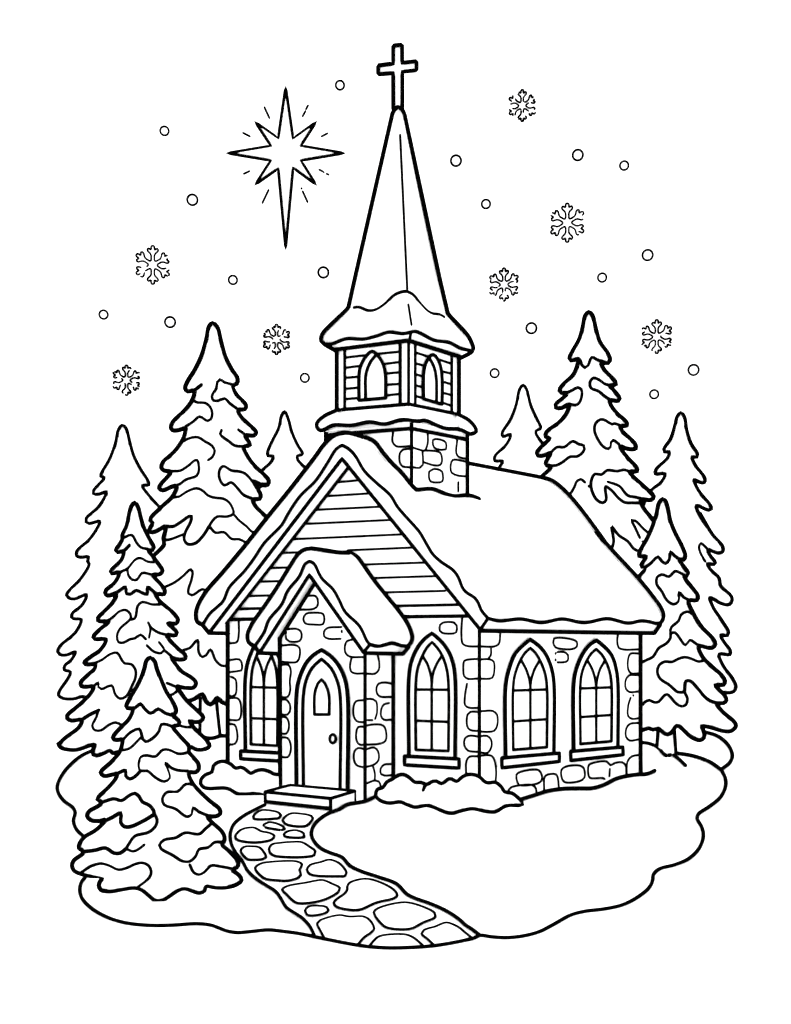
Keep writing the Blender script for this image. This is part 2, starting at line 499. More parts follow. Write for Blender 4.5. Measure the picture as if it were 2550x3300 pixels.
# ---- steeple: square stone base, ledge, belfry, spire, all about one axis
AX = Vector((.064, 30.33, 0))
def sq(w, z): return [AX - Sd * w - Fd * w + Vector((0, 0, z)), AX - Sd * w + Fd * w + Vector((0, 0, z)), AX + Sd * w + Fd * w + Vector((0, 0, z)), AX + Sd * w - Fd * w + Vector((0, 0, z))]   # near, left, far, right
def fpl(w): return Plane(AX - Sd * w, -Sd)
def spl(w): return Plane(AX - Fd * w, -Fd)
def both(w):
    a, b = fpl(w), spl(w)
    def at(q):
        p, s = a.at(q), b.at(q)
        return p if p.y > s.y else s
    return at
def box(mb, w0, z0, w1, z1):
    a, b = sq(w0, z0), sq(w1, z1)
    mb.add(a + b, [(0, 1, 2, 3), (7, 6, 5, 4)] + [(i, 4 + i, 4 + (i + 1) % 4, (i + 1) % 4) for i in range(4)])
WT, WB = 1.115, .963
tower = MB()
z_ledge = 8.62
zl0 = EYE + (HY - tr("S 795,1120")[0][1]) / FPX * 28.77
zb0 = EYE + (HY - tr("S 775,955")[0][1]) / FPX * 28.986
zb1 = EYE + (HY - tr("S 780,520")[0][1]) / FPX * 28.986
box(tower, WT, 5.2, WT, zb0 - .27)
draw(tower, "S 212,1125 212,1212", 25, fpl(WT), curve=False)
draw(tower, "S 795,1062 795,1503", 18, both(WT), curve=False)
draw(tower, "S 1175,1160 1175,1570", 22, spl(WT), curve=False)
lines(tower, "S 670,1140 665,1210 690,1240 785,1240;S 785,1258 735,1265 715,1290 715,1350 735,1378 785,1383", 9, fpl(WT))
lines(tower, """S 905,1155 905,1220 890,1268;S 805,1250 870,1270 880,1272;S 870,1280 870,1370 850,1388 805,1383;S 880,1270 940,1272 990,1285 1002,1340 990,1368 950,1370 880,1350
S 1105,1200 1100,1290 1120,1315 1165,1325;S 1165,1345 1075,1335 1060,1385 1068,1420 1110,1440 1165,1445;S 917,1412 950,1395 1000,1410 1008,1440 1005,1480 970,1487 925,1480 913,1450 914,1415;S 1113,1485 1113,1548""".replace('\n', ';'), 9, spl(WT))
draw(tower, "S 940,1200 955,1192 1000,1198 1028,1215 1028,1262 1000,1265 950,1250", 9, spl(WT), closed=True)
draw(tower, "S 235,1165 300,1158 400,1150 795,1120 1175,1196", 20, both(WT + .02), curve=False)
twb = tower.bvh()
draw(snow, "G 1140,103 1160,108 1275,150 1340,230 1400,300 1470,370 1530,445 1560,475 S 830,1535 930,1530 980,1545 1040,1570 1090,1580 1170,1573 1210,1580 1255,1598", 23,
     seen(lambda q: both(WT + .01)(q), snow_b, twb))
build(snow, "snow_cover", SNOW, roof)
build(tower, "tower", STONE, church)

# snowy ledge
led = MB()
WS = 1.26
top = [both(WB + .005)(q) for q in dense(tr("S 285,995 775,955 1117,1025"))]
btm_px = smooth(tr("S 180,1132 200,1128 260,1098 390,1098 510,1075 610,1090 730,1060 840,1068 890,1065 960,1095 1030,1120 1120,1125 1200,1158"))
btm = [both(WS)(q) for q in btm_px]
box(led, WS - .03, zl0 + .12, WB + .06, zb0 - .08)
led.strip(resample(top, 50), resample(btm, 50))
# the plump ends
led.poly([fpl(WS).at(q) for q in smooth(tr("S 285,995 200,1035 152,1080 150,1110 175,1135 200,1128 260,1098"))])
led.poly([spl(WS).at(q) for q in smooth(tr("S 1117,1025 1180,1060 1225,1110 1235,1140 1200,1158 1120,1125"))])
led_b = led.bvh()
draw(led, "S 285,995 775,955 1117,1025", 21, (lambda q: min((c for c in (both(WB + .01)(q), led_b.ray_cast(CAM, ray(q).normalized())[0]) if c is not None), key=lambda c: c.y)), curve=False)
draw(led, "S 285,995 200,1035 152,1080 150,1110 175,1135 200,1128 260,1098 390,1098 510,1075 610,1090 730,1060 840,1070 890,1065 960,1095 1030,1120 1120,1125 1200,1158 1235,1140 1225,1110 1180,1060 1117,1025", 22, both(WS))
build(led, "ledge", SNOW, church)

# belfry
bel = MB()
box(bel, WB, zb0 - .05, WB, zb1)
for s, w in (("S 285,585 285,998", 23), ("S 340,580 340,988", 14), ("S 717,535 717,955", 17)): draw(bel, s, w, fpl(WB), curve=False)
for s, w in (("S 820,540 820,955", 14), ("S 1068,620 1068,1012", 15), ("S 1117,635 1117,1025", 25)): draw(bel, s, w, spl(WB), curve=False)
draw(bel, "S 775,530 775,955", 15, both(WB), curve=False)
lines(bel, "S 345,637 480,622;S 565,612 710,598;S 345,707 435,695;S 612,680 710,668;S 345,775 430,768;S 625,745 710,738;S 345,850 430,842;S 625,822 710,817;S 345,920 430,912;S 625,895 710,885", 11, fpl(WB), curve=False)
lines(bel, "S 828,605 915,632;S 980,650 1060,677;S 828,678 880,692;S 1005,732 1060,745;S 828,752 870,765;S 1010,802 1060,817;S 828,828 870,838;S 1010,877 1060,890;S 828,900 870,912;S 1010,945 1060,962", 11, spl(WB), curve=False)
bel_o = build(bel, "belfry", WOOD, church)
def arch_window(parent, pl, outer, inner, extra, body, wo, wi):
    w = MB()
    w.prism([pl.off(.03).at(q) for q in smooth(tr(outer), False)], -pl.n * .05)
    draw(w, outer, wo, pl.off(.03))
    base = tr(outer)
    draw(w, [base[-1], base[0]], wo, pl.off(.03), curve=False)
    draw(w, inner, wi, pl.off(.03))
    return build(w, "window", body, parent)
arch_window(bel_o, fpl(WB), "S 437,928 437,760 445,705 480,635 525,595 565,625 600,680 616,750 618,912", "S 482,920 483,760 498,705 520,660 553,620", "", GLASS, 18, 16)
arch_window(bel_o, spl(WB), "S 877,918 877,760 886,695 912,640 940,617 968,640 993,700 1003,780 1003,955", "S 965,938 962,770 945,695 917,642", "", GLASS, 18, 16)

# spire
spi = MB()
RINGS = [(.07, 14.93), (.783, 10.44), (1.161, 9.906), (1.208, 9.714), (.985, zb1 + .01)]
rg = [sq(w, z) for w, z in RINGS]
for a, b in zip(rg, rg[1:]):
    spi.add(a + b, [(i, 4 + i, 4 + (i + 1) % 4, (i + 1) % 4) for i in range(4)])
spi.poly(rg[0]); spi.poly(rg[-1][::-1])
spi_b = spi.bvh()
def on_spire(q):
    h = spi_b.ray_cast(CAM, ray(q).normalized())
    if h[0] is not None: return h[0]
    return facing(1284, 30.3).at(q)
LC = Plane(AX, Vector((-.0021, -1, 0)))
LL = Plane(AX - Vector((0, .33, 0)), (0, -1, 0))
draw(spi, "N 1228,515 1205,535 1192,560 935,1688 S 365,295", 24, LL, curve=False)
draw(spi, "S 368,288 362,300 200,460 182,490 180,525 200,545 285,595", 24, LL)
draw(spi, "N 1228,515 1250,528 1265,545 1275,570 1515,1688 S 1040,330", 25, LC, curve=False)
draw(spi, "S 1037,320 1045,340 1100,400 1180,490 1207,545 1215,575 1205,598 1130,640", 24, LC)
draw(spi, "N 1190,565 1205,535 1228,513 1250,526 1265,545 1277,570", 20, Plane(AX - Vector((0, .16, 0)), (0, -1, 0)))
draw(spi, "N 1245,705 1290,1688 S 766,173", 11, on_spire, curve=False)
draw(spi, "S 773,275 795,415", 10, on_spire, curve=False)
draw(spi, "S 405,297 440,295 500,318 550,312 610,275 680,210 750,187 800,205 850,265 900,318 940,340 980,343 1015,362", 16, on_spire)
draw(spi, "S 200,545 250,545 350,510 470,512 560,490 640,465 740,475 820,460 870,480 950,520 1050,535 1130,575 1205,592", 19, both(1.215))
draw(spi, "S 790,468 783,518", 14, both(1.1), curve=False)
draw(spi, "S 280,582 775,522 1130,634", 23, both(WB + .03), curve=False)
build(spi, "spire", WOOD, church)

# cross
ct = math.radians(15)
CP = Plane(AX, (-math.sin(ct), -math.cos(ct), 0)).off(.03)
crs = MB()
cpx = tr("N 1198,97 1257,92 1259,215 1356,204 1357,266 1260,276 1260,545 1198,545 1197,285 1097,293 1095,232 1197,220")
crs.prism([CP.at(q) for q in cpx], Vector((math.sin(ct), math.cos(ct), 0)) * .12)
draw(crs, tr("N 1198,530 1197,285 1100,293 1095,285 1095,240 1100,232 1197,220 1197,105 1204,97 1250,92 1258,98 1259,215 1350,204 1357,211 1357,260 1350,267 1260,276 1260,535"), 23, CP, curve=False)
build(crs, "cross", WOOD, church)

# ---- porch
PO = FR.off(.967)                                     # porch front
POF = FR.off(1.2)                                     # front edge of the porch roof
PSI = Plane(PO.at((1176, 2400)), -Fd)                 # porch right side
por = MB()
pa = PO.at(tr("L 1217,440")[0]); pb_ = PO.at((902, 2300))
pzr = POF.at(tr("G 1205,1590")[0]).z
ap = PO.at(tr("G 866,1125")[0])
lw = PO.at(tr("L 640,330")[0])
ppoly = [Vector((pa.x, pa.y, Z0)), Vector((pa.x, pa.y, pzr)), ap, Vector((pb_.x, pb_.y, lw.z)), Vector((pb_.x, pb_.y, Z0))]
por.prism(ppoly, Sd * .96)
draw(por, "G 637,1490 L 639,1350", 24, PO, curve=False)
draw(por, "L 1217,440 1217,1428", 18, PO, curve=False)
draw(por, "L 1408,447 1408,1290", 21, PSI.off(.005), curve=False)
PSTONES = """L 830,42 880,45 895,70 893,110 870,130 775,138;L 1055,255 960,262 938,285 940,320 970,335 1050,335;L 1058,280 1058,290
L 650,380 740,378 770,395 772,450 755,490 650,493;L 650,512 695,512 712,550 705,620 707,690 690,730 650,732;L 650,748 680,748;L 685,752 705,780 705,830 690,850 650,850
L 650,865 680,870 697,900 697,950 680,980 650,980;L 650,1005 690,1010 710,1050 708,1110 690,1140 650,1138;L 1135,340 1095,350 1080,380 1083,430 1110,455 1210,460
L 1125,465 1115,510 1120,555 1145,570 1210,570;L 1210,752 1155,760 1140,790 1140,860 1160,895 1210,903;L 1210,933 1170,935 1157,970 1160,1030 1180,1055 1210,1055
L 1210,1085 1170,1078 1145,1100 1142,1160 1160,1195 1210,1210;L 678,285 678,300;L 678,315 680,335 700,352 770,350 785,325 780,285 750,267 688,270""".replace('\n', ';')
lines(por, PSTONES, 9, PO)
draw(por, "L 797,200 815,165 870,158 930,165 940,200 930,235 870,238 810,230", 9, PO, closed=True)
lines(por, """L 1230,572 1285,572 1310,545 1312,490 1303,450;L 1230,745 1270,745 1292,760 1297,840 1285,880;L 1235,888 1268,888;L 1230,925 1280,917 1340,925 1360,970 1355,1030 1320,1048 1230,1055
L 1230,1085 1280,1075 1305,1100 1308,1160 1280,1190 1230,1205;L 1400,640 1355,632 1310,640 1295,665 1297,705 1320,728 1400,730;L 1380,772 1345,782 1328,810 1325,860 1345,885 1400,885
L 1400,1187 1345,1192 1322,1220 1325,1255 1350,1265 1400,1263;L 1270,1200 1283,1250 1282,1300;L 1230,1318 1285,1298 1310,1305 1325,1342""".replace('\n', ';'), 9, PSI)
por_b = por.bvh()
build(por, "porch", STONE, church)

pro = MB()
pB_ap, pB_l, pB_r = V3(POF, "G 838,1060 500,1590 1207,1590")
pCL = smooth(tr("G 470,1540 530,1450 560,1370 650,1260 690,1170 770,1070 810,985 840,968"))
pCR = smooth(tr("G 840,968 870,985 920,1080 1000,1160 1040,1230 1080,1310 1180,1410 1230,1510 1250,1535"))
pDL = smooth(tr("G 458,1543 425,1520 416,1470 450,1390 520,1290 620,1140 700,1010 760,920 800,890 850,880"))
pprof = [pB_l, pB_ap, pB_r] + [POF.at(q) for q in pCR][::-1] + [POF.at(q) for q in pCL][::-1][1:]
pro.prism(pprof, Sd * 1.19)
pro_b = pro.bvh()
draw(pro, "G 500,1590 838,1060 1207,1590", 19, POF, curve=False)
draw(pro, "G 462,1543 500,1593 632,1597", 23, POF, curve=False)
draw(pro, "G 1209,1586 1247,1537", 17, POF, curve=False)
_n = Sd.cross(POF.at(pCR[-1]) - pB_r)
PEA = Plane(pB_r, _n if _n.dot(CAM - pB_r) > 0 else -_n)
draw(pro, "G 1212,1592 1475,1598", 21, seen(PEA.off(.01), FR.off(.015), pro_b), curve=False)
draw(pro, "G 1475,1598 1515,1548", 21, seen(PEA.off(.01), FR.off(.015)), curve=False)
draw(pro, "G 872,1122 637,1493", 20, seen(PO, pro_b, por_b), curve=False)
prf = build(pro, "porch_roof", WOOD, church)
psn = MB()
FRo = FR.off(.015)
pback_px = smooth(tr("G 1110,908 1160,935 1210,1000 1280,1100 1360,1200 1450,1310 1510,1400 1538,1480 1530,1520 1505,1545"))
prf_ap = POF.at(tr("G 850,880")[0])
pf = resample([prf_ap] + [POF.at(q) for q in pCR[4:]], 30)
pbk = resample([FRo.at(q) for q in pback_px], 30)
psn.strip(pf, pbk)
psn.prism([POF.at(q) for q in pCL] + [POF.at(q) for q in pCR[1:6]] + [POF.at(q) for q in pDL[::-1]], Sd * .2)
pl_f = resample([POF.at(q) for q in pDL[::-1]], 30)
psn.strip(pl_f, [p.lerp(p + Sd * 1.18, 1) for p in pl_f])
pev = [PEA.off(.012).at(q) for q in smooth(tr("G 1250,1535 1300,1545 1400,1525 1460,1540 1505,1545"))]
pev = resample(pev, 12)
psn.strip(pev, [pf[-1].lerp(pbk[-1], i / 11) for i in range(12)])
psn_b = psn.bvh()
draw(psn, pCL, 17, POF.off(.01)); draw(psn, pCR, 17, POF.off(.01)); draw(psn, pDL, 23, POF.off(.01))
draw(psn, "G 850,880 900,886 960,895 1040,908 1110,908", 24, Plane(prf_ap, (.7, -.714, 0)))
draw(psn, pback_px, 22, FRo.off(.01))
draw(psn, "G 1247,1533 1300,1545 1350,1537 1400,1525 1460,1540 1505,1545", 21, seen(PEA.off(.02), FR.off(.015), psn_b, pro_b))
build(psn, "snow_cover", SNOW, prf)

# ---- doors and windows
dr = MB()
d_out = "L 750,1342 750,720 765,620 810,510 860,450 920,410 980,450 1040,520 1080,610 1098,720 1098,1362"
d_in = "L 797,1342 797,720 815,620 855,535 920,472 985,535 1030,630 1047,720 1047,1357"
def arch(s):
    p = tr(s)
    k = max(range(len(p)), key=lambda i: -p[i][1])
    a, b = smooth(p[:k + 1], step=14), smooth(p[k:], step=14)
    return a[:-1] + b
def arch_frame(mb, pl, so, si, thick):
    a, b = arch(so), arch(si)
    n = 48
    P = pl.off(thick)
    def halves(px):
        k = min(range(len(px)), key=lambda i: px[i][1])
        return resample([P.at(q) for q in px[:k + 1]], n)[:-1] + resample([P.at(q) for q in px[k:]], n)
    mb.ring(halves(a), halves(b), -pl.n * thick)
    return a, b
a_o, a_i = arch_frame(dr, PO, d_out, d_in, .03)
dr.prism([PO.off(.02).at(q) for q in a_i], -PO.n * .018)
draw(dr, a_o, 23, PO.off(.03), curve=False)
draw(dr, a_i, 17, PO.off(.03), curve=False)
door = build(dr, "door", WOOD, church)
dw = MB()
dwp = tr("L 872,850 872,730 880,680 895,640 920,610 945,640 962,680 972,730 972,850")
dw.prism([PO.off(.04).at(q) for q in dense(dwp)], -PO.n * .018)
draw(dw, arch("L 872,850 872,730 880,680 895,640 920,610 945,640 962,680 972,730 972,850"), 14, PO.off(.04), curve=False)
draw(dw, "L 872,850 972,850", 14, PO.off(.04), curve=False)
build(dw, "pane", GLASS, door)
dh = MB()
hp = [(tr("L 997,1015")[0][0] + 9.7 * math.cos(k * math.pi / 12), tr("L 997,1015")[0][1] + 14 * math.sin(k * math.pi / 12)) for k in range(24)]
dh.prism([PO.off(.06).at(q) for q in hp], -PO.n * .038)
draw(dh, hp, 14, PO.off(.06), closed=True)
build(dh, "door_handle", WOOD, door)

def window(pl, so, si, bars, sill, wo=21, wi=14):
    f = MB()
    a, b = arch_frame(f, pl, so, si, .025)
    draw(f, a, wo, pl.off(.025), curve=False)
    draw(f, b + [b[0]], wi, pl.off(.025), curve=False)
    w = build(f, "window", WOOD, church)
    g = MB()
    g.prism([pl.off(.015).at(q) for q in b], -pl.n * .012)
    for s in bars[0]: draw(g, s, 12, pl.off(.02), curve=False)
    for s in bars[1]: draw(g, s, 12, pl.off(.02))
    build(g, "pane", GLASS, w)
    s_ = MB()
    q = tr(sill)
    P = pl.off(.14)
    s_.prism([P.at(x) for x in q], -pl.n * .138)
    draw(s_, q + [q[0]], 20, P, curve=False)
    build(s_, "sill", STONE, w)
window(FR, "R 38,1132 38,600 55,490 100,390 150,330 195,297 240,335 295,400 335,490 352,600 352,1135",
       "R 85,1090 85,640 97,540 130,450 160,395 195,357 230,395 265,450 295,540 307,640 307,1098",
       (["R 193,600 193,1095", "R 85,680 307,682", "R 85,892 307,900"], ["R 130,450 165,510 188,590 193,640", "R 262,450 225,510 200,580 194,640"]),
       "R 8,1133 380,1152 380,1215 8,1193")
window(FR, "L 402,1090 402,600 420,490 460,390 495,330 528,300 565,330 600,390 640,490 655,600 655,1095",
       "L 440,1053 440,640 452,530 478,450 500,395 528,357 555,395 580,450 608,530 620,640 620,1062",
       (["L 528,590 528,1055", "L 440,663 620,668", "L 440,875 620,882"], ["L 478,450 505,515 522,580 527,640", "L 580,450 548,520 532,590 528,640"]),
       "L 370,1098 690,1114 690,1170 370,1152")
window(SI, "R 697,1137 697,660 715,560 760,440 810,385 865,340 920,380 970,440 1010,540 1025,640 1025,1107",
       "R 748,1090 748,660 762,570 800,475 830,430 865,398 900,430 935,490 965,570 978,660 978,1072",
       (["R 865,640 865,1080", "R 748,687 978,680", "R 748,897 978,882"], ["R 800,475 835,540 858,610 865,660", "R 930,480 895,540 872,610 865,660"]),
       "R 670,1146 1062,1112 1062,1170 672,1213")
window(SI, "R 1160,1097 1160,640 1175,550 1220,440 1265,380 1315,345 1370,390 1420,450 1450,550 1460,640 1460,1070",
       "R 1205,1050 1205,640 1217,560 1250,480 1280,435 1313,405 1350,440 1380,490 1405,560 1417,640 1417,1032",
       (["R 1313,630 1313,1040", "R 1205,673 1417,665", "R 1205,868 1417,853"], ["R 1252,480 1285,540 1306,610 1313,660", "R 1375,480 1340,540 1320,610 1313,660"]),
       "R 1138,1101 1494,1071 1496,1124 1141,1163")

# ================================================================== STEP AND BUSHES
st = MB()
g0, zs = level(0), level(.222)
f_l, f_r = zs.at(tr("L 540,1382")[0]), zs.at(tr("L 985,1427")[0])
b_l, b_r = zs.at(tr("L 710,1337")[0]), zs.at(tr("L 1150,1377")[0])
topq = [f_l, f_r, b_r, b_l]
st.prism(topq, (0, 0, -.225))
up_ = Vector((-.006, -.022, .02))
for pts, w in (([f_l, f_r], 17), ([f_r, b_r], 17), ([f_l, b_l], 18), ([b_l, b_r], 18)):
    st.tube([p + up_ for p in resample(pts, 8)], rad(w, 26.5))
dn = Vector((0, 0, -.19))
for p, w in ((f_l, 15), (f_r, 17), (b_r, 15)): st.tube([p + up_, p + up_ + dn], rad(w, 26.3))
st.tube([f_l + dn + up_, f_r + dn + up_], rad(20, 26))
tag(build(st, "stone_step", STONE), "low rectangular stone step in front of the arched church door", "step")

bm_ = MB()
on = puff(bm_, tr("L 1290,1395 1300,1360 1340,1345 1365,1310 1410,1285 1445,1262 1480,1258 1520,1280 1555,1310 1600,1312 1635,1325 "
                  "R 200,1305 225,1303 260,1320 310,1287 330,1288 362,1305 400,1275 440,1258 480,1258 520,1275 565,1312 630,1312 670,1345 690,1375 740,1385 780,1415 805,1440 812,1462 "
                  "790,1468 720,1467 680,1480 630,1510 570,1510 470,1490 400,1503 330,1520 270,1508 220,1485 160,1468 80,1480 20,1460 L 1460,1445 1380,1452 1320,1435 1292,1405"),
          facing(1440, 25.1), .7, 21, grid=.09)
draw(bm_, "R 160,1322 145,1340 135,1365", 17, on)
tag(build(bm_, "bush", SNOW, smooth_body=True), "wide puffy snow-covered bush under the arched windows right of the porch", "bush", "snow-covered bushes by the church wall")
bm_ = MB()
bl = tr("L 622,1258 600,1255 560,1235 515,1225 470,1235 440,1250 400,1220 370,1208 340,1215 300,1185 260,1168 215,1175 185,1200 175,1240 130,1260 100,1295 98,1320 120,1345 150,1353 260,1350 300,1360 340,1385 400,1393 460,1387 540,1402")
puff(bm_, bl + tr("L 600,1405 628,1400 628,1330"), facing(780, 28.25), .5, 20, ink_px=bl, grid=.09)
tag(build(bm_, "bush", SNOW, smooth_body=True), "smaller puffy snow-covered bush below the window left of the porch", "bush", "snow-covered bushes by the church wall")

# ================================================================== TREES
def tree(label, px, Y, outline, w, wi, strokes, clumps="", trunk=None, depth=.7, trunk_hidden=None):
    pln = facing(px, Y)
    base = pln.o.copy(); base.z = 0
    root = empty("spruce_tree", base)
    tag(root, label, "tree", "snowy spruce trees around the church")
    cr = MB()
    on = puff(cr, tr(outline), pln, depth, w)
    for s in strokes.replace('\n', ';').split(';'):
        if s.strip():
            ww = wi
            if ':' in s: a, s = s.split(':'); ww = float(a)
            draw(cr, s, ww, on, lift=.3)
    crown = build(cr, "crown", LEAF, root, smooth_body=True)
    for s in clumps.replace('\n', ';').split(';'):
        if not s.strip(): continue
        ww = wi
        if ':' in s: a, s = s.split(':'); ww = float(a)
        c = MB()
        ps = smooth(tr(s))
        fill = [on(q) for q in ps]
        c.poly([p - (p - CAM).normalized() * .012 for p in fill])
        draw(c, s, ww, on, lift=.3)
        build(c, "snow_clump", SNOW, crown)
    t = MB()
    if trunk:
        tp_ = pln.off(-.5)
        la, ra = [tp_.at(q) for q in tr(trunk[0])], [tp_.at(q) for q in tr(trunk[1])]
        n = 20
        def ringat(a, b): 
            c = (a + b) / 2; h = (b - a) / 2; r_ = h.length
            bk = Vector((-pln.n.x, -pln.n.y, 0)) * r_
            return [c + h * math.cos(2 * math.pi * k / n) + bk * math.sin(2 * math.pi * k / n) for k in range(n)]
        la2, ra2 = resample(la, 4), resample(ra, 4)
        rgs = [ringat(a, b) for a, b in zip(la2, ra2)]
        rgs.insert(0, [p + Vector((0, 0, .5)) - pln.n * .1 for p in rgs[0]])
        for a, b in zip(rgs, rgs[1:]):
            t.add(a + b, [(i, (i + 1) % n, n + (i + 1) % n, n + i) for i in range(n)])
        for e in (la2, ra2): t.tube([p + pln.n * .12 for p in e], rad(21, Y))
    else:                                             # stands behind the lowest boughs
        zc = min(v.z for v in cr.v)
        c = base - pln.n * .32
        n = 14
        for (r1, z1), (r2, z2) in zip([(.2, -.02), (.18, .4), (.16, max(1.2, zc + .8))], [(.18, .4), (.16, max(1.2, zc + .8)), (.1, max(2.2, zc + 1.6))]):
            a = [c + Vector((r1 * math.cos(2 * math.pi * k / n), r1 * math.sin(2 * math.pi * k / n), z1)) for k in range(n)]
            b = [c + Vector((r2 * math.cos(2 * math.pi * k / n), r2 * math.sin(2 * math.pi * k / n), z2)) for k in range(n)]
            t.add(a + b, [(i, (i + 1) % n, n + (i + 1) % n, n + i) for i in range(n)])
    if t.v: build(t, "trunk", LEAF, root)

# front left
tree("nearest spruce at the lower left beside the stone path, heavy snow clumps on every tier", 500, 16.85,
     "B 705,1095 680,1115 665,1170 645,1230 600,1320 560,1385 542,1425 550,1440 C 590,178 585,200 560,250 500,310 460,355 450,375 460,388 490,390 522,385 518,405 500,470 440,540 378,595 367,612 390,635 440,628 485,618 "
     "470,655 420,715 355,775 345,795 380,815 350,840 290,875 275,905 300,935 360,942 405,932 340,1000 260,1050 225,1095 220,1125 255,1152 185,1210 173,1245 190,1280 240,1302 300,1315 383,1322 "
     "365,1350 355,1380 370,1410 430,1420 520,1405 600,1395 650,1410 700,1450 740,1480 780,1480 830,1455 900,1410 940,1400 1040,1430 1075,1415 1083,1385 1150,1393 1220,1393 1290,1375 1327,1345 1310,1310 1260,1270 "
     "1295,1258 1305,1230 1290,1200 1240,1145 1190,1098 1207,1085 1210,1050 1190,1010 1130,955 1092,912 1150,910 1182,892 1177,860 1110,805 1040,740 990,680 966,612 1015,610 1036,588 1032,550 1000,510 967,470 970,435 "
     "940,400 890,345 857,298 895,290 905,270 880,240 850,215 B 872,1480 882,1455 860,1400 815,1330 780,1250 750,1170 735,1120", 25, 17,
     """20:B 560,1440 600,1438 640,1410 670,1445 710,1475 760,1445 800,1470 850,1488
C 525,385 570,340 630,315 645,345 655,385 675,402 720,380 765,330 780,285 820,285 860,300 895,290
14:C 515,460 560,450 640,375
20:C 376,815 460,790 510,803 560,770 600,753 630,775 650,810 700,835 728,870 733,893
22:C 410,935 450,915 508,885 505,950 530,980 570,980 650,945 735,895
C 735,895 752,930 745,970 700,1015 600,1045 565,1090 540,1130
22:C 540,1130 500,1160 460,1160 400,1125 330,1140 250,1150
13:C 540,1130 590,1148 630,1130 665,1103
16:C 975,1240 1000,1290 1035,1305 1070,1290 1120,1245 1180,1250 1260,1265
20:C 490,615 540,595 540,635 565,655 600,640 640,600""",
     """16:C 960,600 900,597 850,580 808,545 825,600 835,650 800,672 740,645 685,600 640,600 628,550 645,505 680,495 740,503 790,458 830,458 900,485 965,475
16:C 240,1288 300,1250 370,1230 430,1245 490,1272 550,1258 600,1235 650,1225 695,1245 712,1285 700,1325 660,1360 625,1385
16:C 1005,700 950,690 890,742 820,745 788,790 800,830 880,860 930,900 960,912 985,895 995,850 1040,880 1100,905
17:C 1115,965 1080,995 1040,1030 940,1022 880,1055 800,1070 768,1105 780,1130 860,1175 920,1212 975,1215 1015,1180 1035,1135 1100,1120 1145,1085 1200,1085""")

# mid left
tree("snow-laden spruce just behind the nearest one, left of the church", 585, 36.0,
     "B 600,40 577,65 560,130 545,200 515,265 516,290 490,335 470,365 485,380 525,372 510,430 460,480 435,510 445,525 495,515 465,585 405,635 397,655 415,675 475,665 450,720 395,780 350,825 350,845 375,850 425,848 345,920 317,955 330,970 405,972 "
     "370,1040 300,1090 255,1130 265,1142 300,1142 345,1138 330,1170 280,1215 232,1265 237,1290 270,1295 322,1290 300,1340 220,1420 140,1490 140,1510 170,1525 242,1518 220,1570 130,1640 85,1680 "
     "C 80,412 95,440 150,455 210,455 330,420 318,450 318,490 340,497 400,475 430,460 450,480 500,470 600,520 900,480 975,435 1020,455 1085,450 1110,430 1085,390 1030,335 985,285 970,258 1000,268 1050,262 1067,235 1030,195 960,130 900,50 880,24 "
     "B 940,1300 1000,1300 1018,1270 990,1235 920,1190 870,1130 848,1095 900,1110 945,1102 942,1075 900,1040 850,990 815,942 880,945 887,925 850,885 822,862 880,865 895,840 870,800 790,730 760,700 740,662 800,665 805,640 770,590 722,532 770,530 790,505 770,470 725,410 692,367 720,365 730,345 700,290 665,220 640,140 622,70", 24, 14,
     """B 525,280 580,262 610,310 640,345 690,357
20:B 490,380 530,365 565,330
B 500,515 550,490 610,425 640,420 690,445 730,447
B 550,490 560,540 585,567 615,565 650,520 710,530
19:B 415,675 480,650 538,615 545,662 570,665 610,638 650,655 685,665 685,615 740,655
B 375,850 430,835 500,780 540,772 570,800 572,830 500,900 480,950 490,990 520,995 570,970 600,965 640,940 675,970
B 770,735 720,735 650,718 620,745 610,800 600,830 575,838
B 815,940 760,925 710,890 692,858;11:B 692,858 706,900 697,960
B 682,1013 730,1055 780,1065 800,1045 765,992;B 800,1045 850,1085;B 575,1318 605,1315
20:B 240,1518 300,1480 355,1455
B 355,1450 340,1500 312,1560 330,1590 370,1590 430,1550 470,1537 510,1553
B 818,1268 870,1290;B 825,1355 860,1345 885,1325
C 905,292 940,302 985,303""",
     "14:B 310,1140 380,1110 430,1075 480,1063 505,1100 530,1135 575,1140 605,1180 605,1230 580,1290 540,1360 500,1375 470,1350 445,1285 420,1290 375,1310 355,1295 355,1265 320,1290")

